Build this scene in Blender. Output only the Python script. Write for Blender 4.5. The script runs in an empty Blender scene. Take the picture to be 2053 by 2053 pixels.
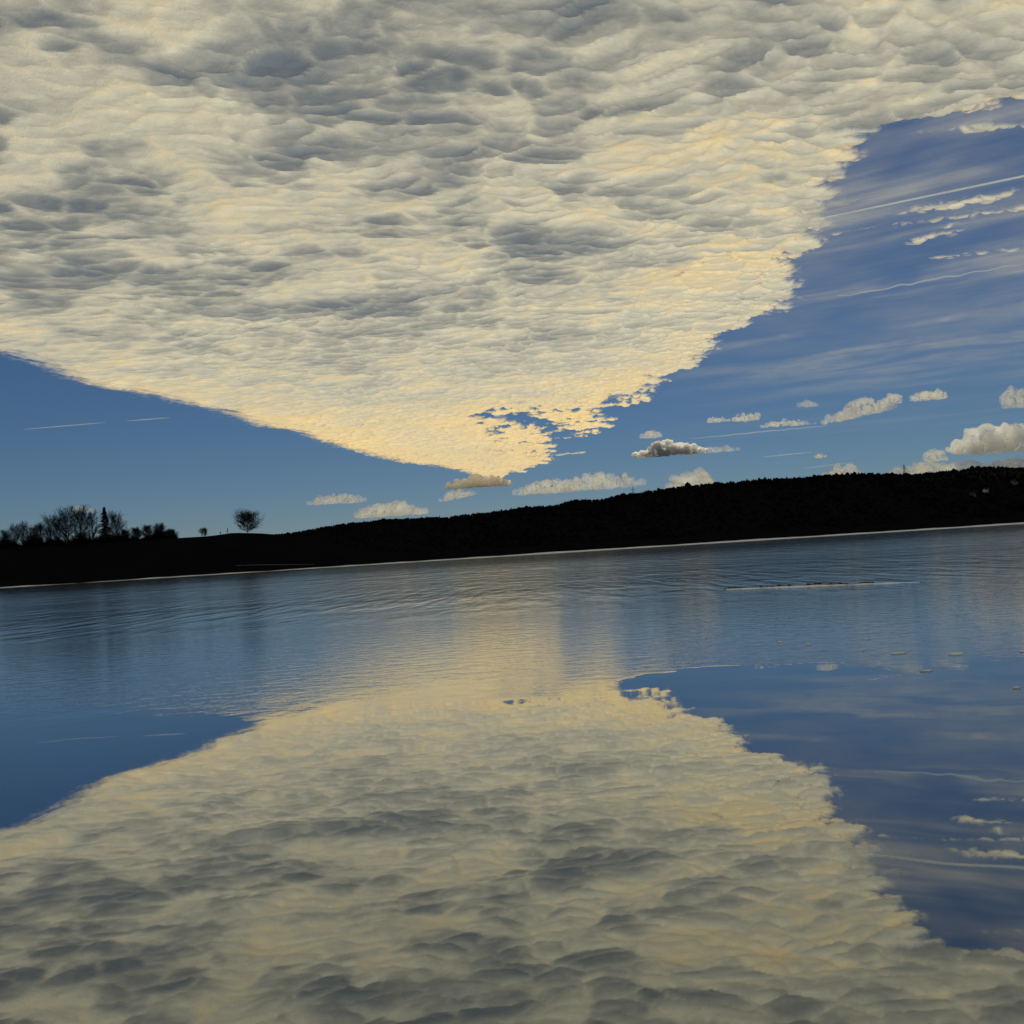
import bpy, bmesh, math, random
import numpy as np
from mathutils import Matrix, Vector

# ------------------------------------------------------------------ camera, world, sun, exposure
sc = bpy.context.scene
COL = sc.collection
R = math.radians
sc.render.engine = 'CYCLES'
sc.cycles.caustics_reflective = False
sc.cycles.caustics_refractive = False
sc.cycles.max_bounces = 18
sc.cycles.diffuse_bounces = 3
sc.cycles.transmission_bounces = 6
sc.cycles.volume_bounces = 16
sc.cycles.transparent_max_bounces = 24
sc.cycles.use_denoising = True

PITCH, ROLL = R(2.36), R(3.6)
cam_data = bpy.data.cameras.new('camera')
cam_data.angle = R(54.0)
cam_data.clip_start = 0.1
cam_data.clip_end = 120000
cam = bpy.data.objects.new('camera', cam_data)
COL.objects.link(cam)
c, s, cp, sp = math.cos(ROLL), math.sin(ROLL), math.cos(PITCH), math.sin(PITCH)
cam.matrix_world = Matrix(((c, s, 0, 0), (s * sp, -c * sp, -cp, 0), (-s * cp, c * cp, -sp, 1.6), (0, 0, 0, 1)))
sc.camera = cam

SUN_EL, SUN_AZ = R(50), R(14)          # azimuth measured from +Y towards +X
world = bpy.data.worlds.new('World')
sc.world = world
world.use_nodes = True
wn, wl = world.node_tree.nodes, world.node_tree.links
wn.clear()
sky_tex = wn.new('ShaderNodeTexSky')
sky_tex.sky_type = 'NISHITA'
sky_tex.sun_disc = False
sky_tex.sun_elevation = SUN_EL
sky_tex.sun_rotation = SUN_AZ
sky_tex.altitude = 200
sky_tex.air_density = 0.95
sky_tex.dust_density = 0.0
sky_tex.ozone_density = 10.0
bg = wn.new('ShaderNodeBackground')
bg.inputs['Strength'].default_value = 0.05
wo = wn.new('ShaderNodeOutputWorld')
hs = wn.new('ShaderNodeHueSaturation')      # the phone's vivid colour rendering
hs.inputs['Saturation'].default_value = 1.03
wl.new(sky_tex.outputs[0], hs.inputs['Color'])
wl.new(hs.outputs[0], bg.inputs[0])
wl.new(bg.outputs[0], wo.inputs[0])

sun_data = bpy.data.lights.new('sun', 'SUN')
sun_data.energy = 5.0
sun_data.angle = R(0.53)
sun_data.color = (1.0, 0.88, 0.58)
sun = bpy.data.objects.new('sun', sun_data)
COL.objects.link(sun)
to_sun = Vector((math.sin(SUN_AZ) * math.cos(SUN_EL), math.cos(SUN_AZ) * math.cos(SUN_EL), math.sin(SUN_EL)))
sun.rotation_euler = to_sun.to_track_quat('Z', 'Y').to_euler()
sun.location = (0, 0, 500)

vs = sc.view_settings
vs.view_transform = 'Standard'
vs.look = 'None'
vs.exposure = -0.6
vs.gamma = 1.0
vs.use_curve_mapping = False


# ------------------------------------------------------------------ helpers
def tag(o, label=None, cat=None, group=None, kind=None):
    for k, v in (('label', label), ('category', cat), ('group', group), ('kind', kind)):
        if v:
            o[k] = v
    return o


def link_mesh(name, me, mat=None, parent=None, loc=None):
    o = bpy.data.objects.new(name, me)
    COL.objects.link(o)
    if mat and not me.materials:
        me.materials.append(mat)
    if parent:
        o.parent = parent
    if loc is not None:
        o.location = loc
    return o


def mesh(name, verts, faces, smooth=False):
    me = bpy.data.meshes.new(name)
    verts = np.asarray(verts, dtype=np.float32).reshape(-1, 3)
    faces = [list(map(int, f)) for f in faces] if not isinstance(faces, np.ndarray) else faces
    if isinstance(faces, np.ndarray):
        nf, k = faces.shape
        me.vertices.add(len(verts))
        me.vertices.foreach_set('co', verts.ravel())
        me.loops.add(nf * k)
        me.loops.foreach_set('vertex_index', faces.astype(np.int32).ravel())
        me.polygons.add(nf)
        me.polygons.foreach_set('loop_start', np.arange(0, nf * k, k, dtype=np.int32))
        me.update(calc_edges=True)
    else:
        me.from_pydata(verts.tolist(), [], faces)
        me.update()
    if smooth:
        me.polygons.foreach_set('use_smooth', np.ones(len(me.polygons), dtype=bool))
    return me


def fattr(me, name, vals):
    a = me.attributes.new(name, 'FLOAT', 'POINT')
    a.data.foreach_set('value', np.asarray(vals, dtype=np.float32).ravel())


def empty(name, loc):
    o = bpy.data.objects.new(name, None)
    o.empty_display_size = 0.5
    COL.objects.link(o)
    o.location = loc
    return o


def _hash(ix, iy, iz, seed):
    h = (ix.astype(np.int64) * 374761393 + iy.astype(np.int64) * 668265263 + iz.astype(np.int64) * 2147483647 + seed * 1274126177) & 0xFFFFFFFF
    h = ((h ^ (h >> 13)) * 1274126177) & 0xFFFFFFFF
    h = ((h ^ (h >> 16)) * 2246822519) & 0xFFFFFFFF
    return (h ^ (h >> 15)) & 0xFFFFFFFF


def perlin2(x, y, seed=0):
    x, y = np.asarray(x, float), np.asarray(y, float)
    ix, iy = np.floor(x), np.floor(y)
    fx, fy = x - ix, y - iy
    z = np.zeros_like(ix)

    def g(dx, dy):
        a = _hash(ix + dx, iy + dy, z, seed) / 4294967296.0 * 2 * np.pi
        return np.cos(a) * (fx - dx) + np.sin(a) * (fy - dy)
    u, v = fx * fx * fx * (fx * (fx * 6 - 15) + 10), fy * fy * fy * (fy * (fy * 6 - 15) + 10)
    a = g(0, 0) * (1 - u) + g(1, 0) * u
    b = g(0, 1) * (1 - u) + g(1, 1) * u
    return (a * (1 - v) + b * v) * 1.5


def fbm2(x, y, oct=4, seed=0, gain=0.5):
    t, a, n = 0.0, 1.0, 0.0
    for i in range(oct):
        t = t + a * perlin2(x * 2.03 ** i + 17.3 * i, y * 2.03 ** i - 9.1 * i, seed + i)
        n += a
        a *= gain
    return t / n


def worley2(x, y, seed=0):
    x, y = np.asarray(x, float), np.asarray(y, float)
    ix, iy = np.floor(x), np.floor(y)
    f1, f2, rnd = np.full(x.shape, 9.0), np.full(x.shape, 9.0), np.zeros(x.shape)
    z = np.zeros_like(ix)
    for dx in (-1, 0, 1):
        for dy in (-1, 0, 1):
            jx = _hash(ix + dx, iy + dy, z, seed) / 4294967296.0
            jy = _hash(ix + dx, iy + dy, z + 7, seed) / 4294967296.0
            d = np.hypot(ix + dx + jx - x, iy + dy + jy - y)
            f2 = np.where(d < f1, f1, np.minimum(f2, d))
            rnd = np.where(d < f1, (jx * 7.13 + jy * 3.7) % 1.0, rnd)
            f1 = np.minimum(f1, d)
    return f1, f2, rnd


def perlin3(x, y, z, seed=0):
    ix, iy, iz = np.floor(x), np.floor(y), np.floor(z)
    fx, fy, fz = x - ix, y - iy, z - iz
    f = lambda t: t * t * t * (t * (t * 6 - 15) + 10)
    u, v, w = f(fx), f(fy), f(fz)

    def g(dx, dy, dz):
        h = _hash(ix + dx, iy + dy, iz + dz, seed)
        a = (h & 0xFFFF) / 65536.0 * 2 * np.pi
        cz = ((h >> 16) & 0xFFFF) / 32768.0 - 1
        sr = np.sqrt(np.maximum(0, 1 - cz * cz))
        return np.cos(a) * sr * (fx - dx) + np.sin(a) * sr * (fy - dy) + cz * (fz - dz)
    r = 0
    for dx in (0, 1):
        for dy in (0, 1):
            for dz in (0, 1):
                r = r + g(dx, dy, dz) * (u if dx else 1 - u) * (v if dy else 1 - v) * (w if dz else 1 - w)
    return r * 1.5


def sstep(a, b, x):
    t = np.clip((np.asarray(x, float) - a) / (b - a), 0, 1)
    return t * t * (3 - 2 * t)


def new_mat(name):
    m = bpy.data.materials.new(name)
    m.use_nodes = True
    nt = m.node_tree
    nt.nodes.clear()
    return m, nt.nodes, nt.links


def N(nodes, kind, **kw):
    n = nodes.new('ShaderNode' + kind)
    for k, v in kw.items():
        if k in n.inputs.keys() if isinstance(k, str) else False:
            n.inputs[k].default_value = v
        else:
            setattr(n, k, v)
    return n


def simple_mat(name, col, rough=0.9, noise=0.35, scale=0.4, spec=0.0):
    """rough natural surface: base colour broken up by noise"""
    m, n, l = new_mat(name)
    tc = n.new('ShaderNodeTexCoord')
    nz = n.new('ShaderNodeTexNoise')
    nz.inputs['Scale'].default_value = scale
    nz.inputs['Detail'].default_value = 5
    mx = n.new('ShaderNodeMix')
    mx.data_type = 'RGBA'
    mx.inputs[6].default_value = (*[v * (1 - noise) for v in col], 1)
    mx.inputs[7].default_value = (*[v * (1 + noise) for v in col], 1)
    b = n.new('ShaderNodeBsdfPrincipled')
    b.inputs['Roughness'].default_value = rough
    b.inputs['Specular IOR Level'].default_value = spec
    o = n.new('ShaderNodeOutputMaterial')
    l.new(tc.outputs['Object'], nz.inputs['Vector'])
    l.new(nz.outputs[0], mx.inputs[0])
    l.new(mx.outputs[2], b.inputs['Base Color'])
    l.new(b.outputs[0], o.inputs[0])
    return m


def math_node(n, l, op, a, b=None, c_=None, clamp=False):
    m = n.new('ShaderNodeMath')
    m.operation = op
    m.use_clamp = clamp
    for i, v in enumerate((a, b, c_)):
        if v is None:
            continue
        if isinstance(v, (int, float)):
            m.inputs[i].default_value = v
        else:
            l.new(v, m.inputs[i])
    return m.outputs[0]


def maprange(n, l, v, a, b, c_=0.0, d=1.0, smooth=True):
    m = n.new('ShaderNodeMapRange')
    m.interpolation_type = 'SMOOTHSTEP' if smooth else 'LINEAR'
    l.new(v, m.inputs[0])
    for i, x in enumerate((a, b, c_, d)):
        m.inputs[1 + i].default_value = x
    return m.outputs[0]


# ------------------------------------------------------------------ materials
def cloud_mat(name, fine, bump_m, depth, albedo=0.9, cover_lo=0.25, cover_hi=0.65, under=(0.55, 0.66, 0.85), deep=(0.115, 0.158, 0.25), grain=0.22, opacity=1.0):
    """Cloud skin: thin places let the sun through from above (translucent), thick places show
    light from below. Distance gold and bluish sky shade are put into their colours.  'thick' and 'cover' are stored on the mesh."""
    m, n, l = new_mat(name)
    tc = n.new('ShaderNodeTexCoord')
    at_t = n.new('ShaderNodeAttribute'); at_t.attribute_name = 'thick'
    at_c = n.new('ShaderNodeAttribute'); at_c.attribute_name = 'cover'
    nz = n.new('ShaderNodeTexNoise')
    nz.inputs['Scale'].default_value = 1.0 / fine
    nz.inputs['Detail'].default_value = 7
    nz.inputs['Roughness'].default_value = 0.66
    nz.inputs['Distortion'].default_value = 0.4
    l.new(tc.outputs['Object'], nz.inputs['Vector'])
    dn = math_node(n, l, 'SUBTRACT', nz.outputs[0], 0.5)
    t = math_node(n, l, 'MULTIPLY_ADD', dn, grain, at_t.outputs['Fac'])
    t = math_node(n, l, 'MAXIMUM', t, 0.0)
    e = math_node(n, l, 'MULTIPLY', t, -depth)
    tr = math_node(n, l, 'EXPONENT', e)
    tr = math_node(n, l, 'MINIMUM', tr, 1.0)
    bmp = n.new('ShaderNodeBump')
    bmp.inputs['Strength'].default_value = 1.0
    bmp.inputs['Distance'].default_value = bump_m
    l.new(nz.outputs[0], bmp.inputs['Height'])
    dif = n.new('ShaderNodeBsdfDiffuse'); dif.inputs[0].default_value = (*under, 1)
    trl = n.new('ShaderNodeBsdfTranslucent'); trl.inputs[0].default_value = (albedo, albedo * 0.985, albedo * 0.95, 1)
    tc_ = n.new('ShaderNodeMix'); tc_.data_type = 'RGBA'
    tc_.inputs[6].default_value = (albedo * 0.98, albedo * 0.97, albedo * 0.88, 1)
    tc_.inputs[7].default_value = (albedo, albedo * 0.80, albedo * 0.47, 1)  # gold of light reddened by distance, put into the thin cloud's colour
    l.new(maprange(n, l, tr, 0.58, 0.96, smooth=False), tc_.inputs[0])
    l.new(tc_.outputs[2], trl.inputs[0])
    trd = n.new('ShaderNodeBsdfTranslucent'); trd.inputs[0].default_value = (*deep, 1)  # blue-grey skylight shade of thick cloud, put into its colour
    for q in (dif, trl, trd):
        l.new(bmp.outputs[0], q.inputs['Normal'])
    dk = n.new('ShaderNodeAddShader')
    l.new(dif.outputs[0], dk.inputs[0]); l.new(trd.outputs[0], dk.inputs[1])
    mx = n.new('ShaderNodeMixShader')
    l.new(tr, mx.inputs[0]); l.new(dk.outputs[0], mx.inputs[1]); l.new(trl.outputs[0], mx.inputs[2])
    cv = math_node(n, l, 'MULTIPLY_ADD', dn, 0.9, at_c.outputs['Fac'])
    al = maprange(n, l, cv, cover_lo, cover_hi, 0.0, opacity)
    tp = n.new('ShaderNodeBsdfTransparent')
    mo = n.new('ShaderNodeMixShader')
    l.new(al, mo.inputs[0]); l.new(tp.outputs[0], mo.inputs[1]); l.new(mx.outputs[0], mo.inputs[2])
    o = n.new('ShaderNodeOutputMaterial')
    l.new(mo.outputs[0], o.inputs[0])
    return m


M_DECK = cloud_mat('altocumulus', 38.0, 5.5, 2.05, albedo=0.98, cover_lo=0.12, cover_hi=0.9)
_CUM = {}


def cumulus_mat(density):
    """soft-edged cloud body: an even fog filling the puffed-up skin, plus a faint ragged skin"""
    key = round(density, 4)
    if key not in _CUM:
        m = cloud_mat('cumulus', 34.0, 2.0, 1.2, albedo=0.97, under=(0.8, 0.8, 0.8), deep=(0.25, 0.27, 0.3), opacity=0.12)
        n, l = m.node_tree.nodes, m.node_tree.links
        out = [q for q in n if q.type == 'OUTPUT_MATERIAL'][0]
        v = n.new('ShaderNodeVolumeScatter')
        v.inputs['Color'].default_value = (0.982, 0.992, 1.0, 1)
        v.inputs['Density'].default_value = density
        v.inputs['Anisotropy'].default_value = 0.55
        l.new(v.outputs[0], out.inputs['Volume'])
        _CUM[key] = m
    return _CUM[key]


def cirrus_mat():
    m, n, l = new_mat('cirrus_veil')
    tc = n.new('ShaderNodeTexCoord')
    at_c = n.new('ShaderNodeAttribute'); at_c.attribute_name = 'cover'
    mp = n.new('ShaderNodeMapping')
    mp.vector_type = 'TEXTURE'
    mp.inputs['Rotation'].default_value = (0, 0, R(-29))
    mp.inputs['Scale'].default_value = (900, 110, 400)
    l.new(tc.outputs['Object'], mp.inputs[0])
    nz = n.new('ShaderNodeTexNoise')
    nz.inputs['Scale'].default_value = 1.0
    nz.inputs['Detail'].default_value = 4
    nz.inputs['Roughness'].default_value = 0.6
    l.new(mp.outputs[0], nz.inputs['Vector'])
    v = maprange(n, l, nz.outputs[0], 0.25, 0.75, 0.7, 1.3, False)
    al = math_node(n, l, 'MULTIPLY', v, at_c.outputs['Fac'], clamp=True)
    dif = n.new('ShaderNodeBsdfDiffuse'); dif.inputs[0].default_value = (0.8, 0.84, 0.88, 1)
    trl = n.new('ShaderNodeBsdfTranslucent'); trl.inputs[0].default_value = (0.82, 0.86, 0.92, 1)
    mx = n.new('ShaderNodeMixShader'); mx.inputs[0].default_value = 0.6
    l.new(dif.outputs[0], mx.inputs[1]); l.new(trl.outputs[0], mx.inputs[2])
    tp = n.new('ShaderNodeBsdfTransparent')
    mo = n.new('ShaderNodeMixShader')
    l.new(al, mo.inputs[0]); l.new(tp.outputs[0], mo.inputs[1]); l.new(mx.outputs[0], mo.inputs[2])
    o = n.new('ShaderNodeOutputMaterial')
    l.new(mo.outputs[0], o.inputs[0])
    return m


def contrail_mat(name, alpha):
    m, n, l = new_mat(name)
    tc = n.new('ShaderNodeTexCoord')
    nz = n.new('ShaderNodeTexNoise')
    nz.inputs['Scale'].default_value = 0.006
    nz.inputs['Detail'].default_value = 4
    l.new(tc.outputs['Object'], nz.inputs['Vector'])
    al = maprange(n, l, nz.outputs[0], 0.3, 0.7, alpha * 0.7, alpha)
    dif = n.new('ShaderNodeBsdfDiffuse'); dif.inputs[0].default_value = (0.8, 0.88, 0.98, 1)
    trl = n.new('ShaderNodeBsdfTranslucent'); trl.inputs[0].default_value = (0.8, 0.88, 0.98, 1)
    mx = n.new('ShaderNodeMixShader'); mx.inputs[0].default_value = 0.85
    l.new(dif.outputs[0], mx.inputs[1]); l.new(trl.outputs[0], mx.inputs[2])
    tp = n.new('ShaderNodeBsdfTransparent')
    mo = n.new('ShaderNodeMixShader')
    l.new(al, mo.inputs[0]); l.new(tp.outputs[0], mo.inputs[1]); l.new(mx.outputs[0], mo.inputs[2])
    o = n.new('ShaderNodeOutputMaterial')
    l.new(mo.outputs[0], o.inputs[0])
    return m


def water_mat():
    m, n, l = new_mat('lake_water')
    tc = n.new('ShaderNodeTexCoord')
    P = tc.outputs['Object']
    sep = n.new('ShaderNodeSeparateXYZ')
    l.new(P, sep.inputs[0])
    X, Y = sep.outputs[0], sep.outputs[1]

    def noise(scale_xyz, detail=3, rough=0.55, dist=0.0, off=(0, 0, 0)):
        mp = n.new('ShaderNodeMapping')
        mp.inputs['Scale'].default_value = scale_xyz
        mp.inputs['Location'].default_value = off
        l.new(P, mp.inputs[0])
        z = n.new('ShaderNodeTexNoise')
        z.inputs['Scale'].default_value = 1
        z.inputs['Detail'].default_value = detail
        z.inputs['Roughness'].default_value = rough
        z.inputs['Distortion'].default_value = dist
        l.new(mp.outputs[0], z.inputs['Vector'])
        return z.outputs[0]

    # where the breeze reaches: calm near the camera, ruffled further out, patchy border
    warp = noise((0.35, 0.22, 1), 4, 0.6, 0.5)
    yw = math_node(n, l, 'MULTIPLY_ADD', math_node(n, l, 'SUBTRACT', warp, 0.5), 7.0, Y)
    z2 = maprange(n, l, yw, 10.8, 13.2)
    # one windless patch off to the right
    px = math_node(n, l, 'MULTIPLY', math_node(n, l, 'SUBTRACT', X, 2.6), 0.62)
    py = math_node(n, l, 'MULTIPLY', math_node(n, l, 'SUBTRACT', Y, 11.7), 0.85)
    pr = math_node(n, l, 'SQRT', math_node(n, l, 'ADD', math_node(n, l, 'MULTIPLY', px, px), math_node(n, l, 'MULTIPLY', py, py)))
    edge = noise((1.1, 0.7, 1), 4, 0.6, 0.4, (8, 1, 0))
    pr = math_node(n, l, 'MULTIPLY_ADD', math_node(n, l, 'SUBTRACT', edge, 0.5), 0.9, pr)
    calm = maprange(n, l, pr, 0.92, 1.06, 1.0, 0.0)
    z2 = math_node(n, l, 'MULTIPLY', z2, math_node(n, l, 'SUBTRACT', 1.0, calm))
    z3 = maprange(n, l, yw, 24.0, 40.0)
    far = maprange(n, l, Y, 90.0, 220.0, 1.0, 0.45)
    z3 = math_node(n, l, 'MULTIPLY', z3, far)
    lanes = noise((0.012, 0.10, 1), 3, 0.6, 0.3, (5, 0, 0))
    lanes = maprange(n, l, lanes, 0.35, 0.6, 0.7, 1.0)
    z3 = math_node(n, l, 'MULTIPLY', z3, lanes)

    swell = noise((0.55, 0.75, 1), 2, 0.5, 0.2)
    rip = noise((2.6, 3.6, 1), 4, 0.62, 0.3)
    chop = noise((1.1, 0.22, 1), 2, 0.55, 0.3, (2, 7, 0))
    chop_far = noise((0.40, 0.055, 1), 2, 0.55, 0.3, (6, 1, 0))
    zf = math_node(n, l, 'MULTIPLY', z3, maprange(n, l, Y, 60.0, 110.0))
    h = math_node(n, l, 'MULTIPLY', swell, 0.0020)
    h = math_node(n, l, 'ADD', h, math_node(n, l, 'MULTIPLY', math_node(n, l, 'MULTIPLY', rip, z2), 0.0075))
    h = math_node(n, l, 'ADD', h, math_node(n, l, 'MULTIPLY', math_node(n, l, 'MULTIPLY', chop, z3), 0.10))
    h = math_node(n, l, 'ADD', h, math_node(n, l, 'MULTIPLY', math_node(n, l, 'MULTIPLY', chop_far, zf), 0.30))
    bmp = n.new('ShaderNodeBump')
    bmp.inputs['Strength'].default_value = 1.0
    bmp.inputs['Distance'].default_value = 1.0
    l.new(h, bmp.inputs['Height'])

    rough = math_node(n, l, 'MULTIPLY_ADD', z2, 0.042, 0.014)
    rough = math_node(n, l, 'MULTIPLY_ADD', z3, 0.05, rough)
    b = n.new('ShaderNodeBsdfPrincipled')
    b.inputs['Base Color'].default_value = (0.30, 0.315, 0.30, 1)
    b.inputs['Metallic'].default_value = 1.0
    l.new(rough, b.inputs['Roughness'])
    l.new(bmp.outputs[0], b.inputs['Normal'])
    o = n.new('ShaderNodeOutputMaterial')
    l.new(b.outputs[0], o.inputs[0])
    return m


M_WATER = water_mat()
M_CIRRUS = cirrus_mat()
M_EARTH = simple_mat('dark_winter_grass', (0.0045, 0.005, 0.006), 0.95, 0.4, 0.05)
M_LAND = simple_mat('far_ground', (0.045, 0.045, 0.035), 0.95, 0.3, 0.01)
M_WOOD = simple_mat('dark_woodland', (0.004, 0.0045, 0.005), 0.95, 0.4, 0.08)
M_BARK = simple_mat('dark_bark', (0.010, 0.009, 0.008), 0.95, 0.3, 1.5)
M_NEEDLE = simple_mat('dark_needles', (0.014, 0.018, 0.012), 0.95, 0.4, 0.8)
M_ICE_GLINT = simple_mat('pale_ice_glint', (0.60, 0.64, 0.68), 0.35, 0.08, 0.6, 0.5)
M_STONE = simple_mat('pale_stone', (0.16, 0.15, 0.14), 0.9, 0.3, 0.5)
M_STEEL = simple_mat('dark_steel', (0.05, 0.05, 0.055), 0.6, 0.2, 2.0)
M_PLASTER = simple_mat('pale_plaster', (0.42, 0.42, 0.44), 0.9, 0.1, 0.5)
M_ROOF = simple_mat('dark_roof', (0.02, 0.018, 0.018), 0.9, 0.3, 1.0)
M_PANE = simple_mat('dark_pane', (0.03, 0.035, 0.045), 0.15, 0.2, 1.0, 0.5)
M_PLASTER_DIM = simple_mat('grey_plaster', (0.09, 0.095, 0.11), 0.9, 0.1, 0.5)
M_DEBRIS = simple_mat('wet_debris', (0.02, 0.018, 0.014), 0.6, 0.4, 8.0)

# ------------------------------------------------------------------ ground and water
def sheet(name, x0, x1, y0, y1, z, mat, kind='structure'):
    me = mesh(name, [(x0, y0, z), (x1, y0, z), (x1, y1, z), (x0, y1, z)], [(0, 1, 2, 3)])
    return tag(link_mesh(name, me, mat), kind=kind)


SHORE_Y = 680.0
sheet('ground', -60000, 60000, -60000, 60000, -2.0, M_LAND)
sheet('lake_water', -6000, 6000, -600, 760, 0.0, M_WATER)

# terrain ------------------------------------------------------------------
RIDGE_X = np.array([-3000, -1400, -900, -520, -450, -421, -375, -326, -261, -225, -192, -138, -122, -50, 15, 67, 113, 159, 217, 276, 345, 415, 474, 566, 659, 705, 751, 821, 856, 891, 921, 1200, 1700, 3000.])
RIDGE_Z = np.array([30, 44, 50, 55, 58, 59, 61, 67, 71, 73, 71, 71, 69, 72, 76, 77, 85, 84, 89, 95, 98, 99, 99, 100, 98, 92, 93, 96, 97, 91, 93, 96, 80, 40.]) + 1.6
BANK_X = np.array([-2500, -900, -620, -470, -389, -313, -257, -230, -212, -191, -178, -150, -110, -60, 3000.])
BANK_Z = np.array([10, 24, 29, 29, 28, 27.5, 27.5, 27.5, 29, 27.3, 24.5, 16, 8, 4.5, 4.5]) + 1.6


def terrain(x, y):
    x, y = np.asarray(x, float), np.asarray(y, float)
    zr, zb = np.interp(x, RIDGE_X, RIDGE_Z), np.interp(x, BANK_X, BANK_Z)
    n = fbm2(x / 90, y / 90, 4, 5)
    flat = 0.8 + 3.6 * sstep(SHORE_Y + 4, 900, y)
    bank = zb * sstep(SHORE_Y + 1, 762, y) * (1 - 0.55 * sstep(800, 1100, y))
    hill = zr * sstep(1330, 1800, y) * (1 - 0.4 * sstep(1850, 2600, y))
    z = np.maximum(np.maximum(flat, bank), hill)
    z = z + n * (0.25 + 2.2 * sstep(1350, 1500, y))
    under = sstep(SHORE_Y - 14, SHORE_Y + 1.5, y + 2.5 * fbm2(x / 25, x * 0, 3, 9))
    return -1.5 + (z + 1.5) * under * (1 - sstep(2600, 3400, y)) - 1.0 * (sstep(2600, 3400, y))


def grid_mesh(name, xs, ys, zf, smooth=True):
    Xg, Yg = np.meshgrid(xs, ys)
    Z = zf(Xg, Yg)
    v = np.stack([Xg, Yg, Z], -1).reshape(-1, 3)
    nx, ny = len(xs), len(ys)
    i = np.arange(ny - 1)[:, None] * nx + np.arange(nx - 1)[None, :]
    f = np.stack([i, i + 1, i + nx + 1, i + nx], -1).reshape(-1, 4)
    return mesh(name, v, f, smooth)


ys = np.concatenate([np.arange(662, 720, 2.0), np.arange(720, 900, 6), np.arange(900, 1350, 18), np.arange(1350, 1900, 9), np.arange(1900, 3500, 60)])
xs = np.concatenate([np.arange(-3000, -700, 40), np.arange(-700, 1200, 6.0), np.arange(1200, 3001, 40)])
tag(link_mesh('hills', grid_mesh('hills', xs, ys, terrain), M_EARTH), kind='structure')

# thin shelf of pale shore ice along the whole far bank
rng = random.Random(4)
xs = np.concatenate([np.arange(-1500, -600, 12), np.arange(-600, 700, 2.5), np.arange(700, 1500, 12)])
top = 0.30 + 0.9 * fbm2(xs / 45, xs * 0, 5, 3) + 0.5 * sstep(-350, 150, xs)
front = SHORE_Y - 7 + 2.5 * fbm2(xs / 25, xs * 0 + 5, 3, 9)
v, f = [], []
for i, x in enumerate(xs):
    t = max(0.02, float(top[i]))
    yf = float(front[i])
    v += [(x, yf - 1.2, -0.3), (x, yf, t * 0.72), (x, yf + 2.2, t), (x, yf + 6.0, t * 0.9), (x, yf + 7, -0.4)]
    if i:
        a, b = 5 * (i - 1), 5 * i
        for k in range(4):
            f.append((a + k, b + k, b + k + 1, a + k + 1))
tag(link_mesh('shore_ice', mesh('shore_ice', v, f, True), M_ICE_GLINT), kind='structure')

# ------------------------------------------------------------------ the cloud deck
DECK_H = 1000.0
EDGE = np.array([(-9000, -7000), (-6500, -3000), (-4200, 1500), (-2900, 3400), (-2164, 4303), (-2131, 4520), (-2174, 4997), (-2118, 5315), (-1950, 5640), (-1756, 6212),
        (-1809, 6635), (-1573, 7498), (-1447, 8597), (-1079, 10208), (-607, 11400), (-227, 13372), (120, 11945), (437, 11001), (401, 9237),
        (250, 7997), (119, 7461), (-94, 7218), (171, 6987), (438, 7924), (506, 8870), (725, 8484), (687, 7160), (922, 6766), (914, 5947), (1053, 5656),
        (1061, 5080), (1120, 4624), (1239, 4334), (1202, 4036), (1061, 3588), (1107, 3435), (1010, 3082), (987, 2833), (988, 2659),
        (984, 2527), (882, 2423), (1032, 2409), (1301, 2398), (2600, 2300), (5200, 1200), (7500, -2500), (9000, -7000)], float)


def signed_dist(px, py, poly):
    d = np.full(px.shape, 1e12)
    inside = np.zeros(px.shape, bool)
    for (x0, y0), (x1, y1) in zip(poly, np.roll(poly, -1, 0)):
        ex, ey = x1 - x0, y1 - y0
        t = np.clip(((px - x0) * ex + (py - y0) * ey) / (ex * ex + ey * ey), 0, 1)
        d = np.minimum(d, (px - x0 - t * ex) ** 2 + (py - y0 - t * ey) ** 2)
        if y0 != y1:
            cr = ((y0 > py) != (y1 > py)) & (px < ex * (py - y0) / ey + x0)
            inside ^= cr
    return np.where(inside, 1, -1) * np.sqrt(d)


def deck_fields(x, y):
    """pattern of the altocumulus: large rolls, rounded hanging cells, the creases between them"""
    wx = x + 120 * fbm2(x / 420, y / 420, 4, 21, 0.55)
    wy = y + 120 * fbm2(x / 420, y / 420, 4, 31, 0.55)
    big = fbm2(wx / 1000, wy / 800, 3, 1)
    mid = fbm2(wx / 300, wy / 260, 4, 11, 0.55)
    f1, f2, r1 = worley2(wx / 145, wy / 84, 3)
    g1, g2, r2 = worley2(wx / 62 + 3.3 + 0.25 * r1, wy / 38, 8)
    tb = fbm2(wx / 60, wy / 45, 4, 91, 0.6)
    cell = np.clip(1 - f1 ** 2 * 1.25, 0, 1) * sstep(0.0, 0.22, f2 - f1)
    small = np.clip(1 - g1 ** 2 * 1.2, 0, 1) * sstep(0.0, 0.25, g2 - g1)
    return big, mid, cell, small, tb, (r1 - 0.5) * sstep(0.0, 0.35, f2 - f1)


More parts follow.
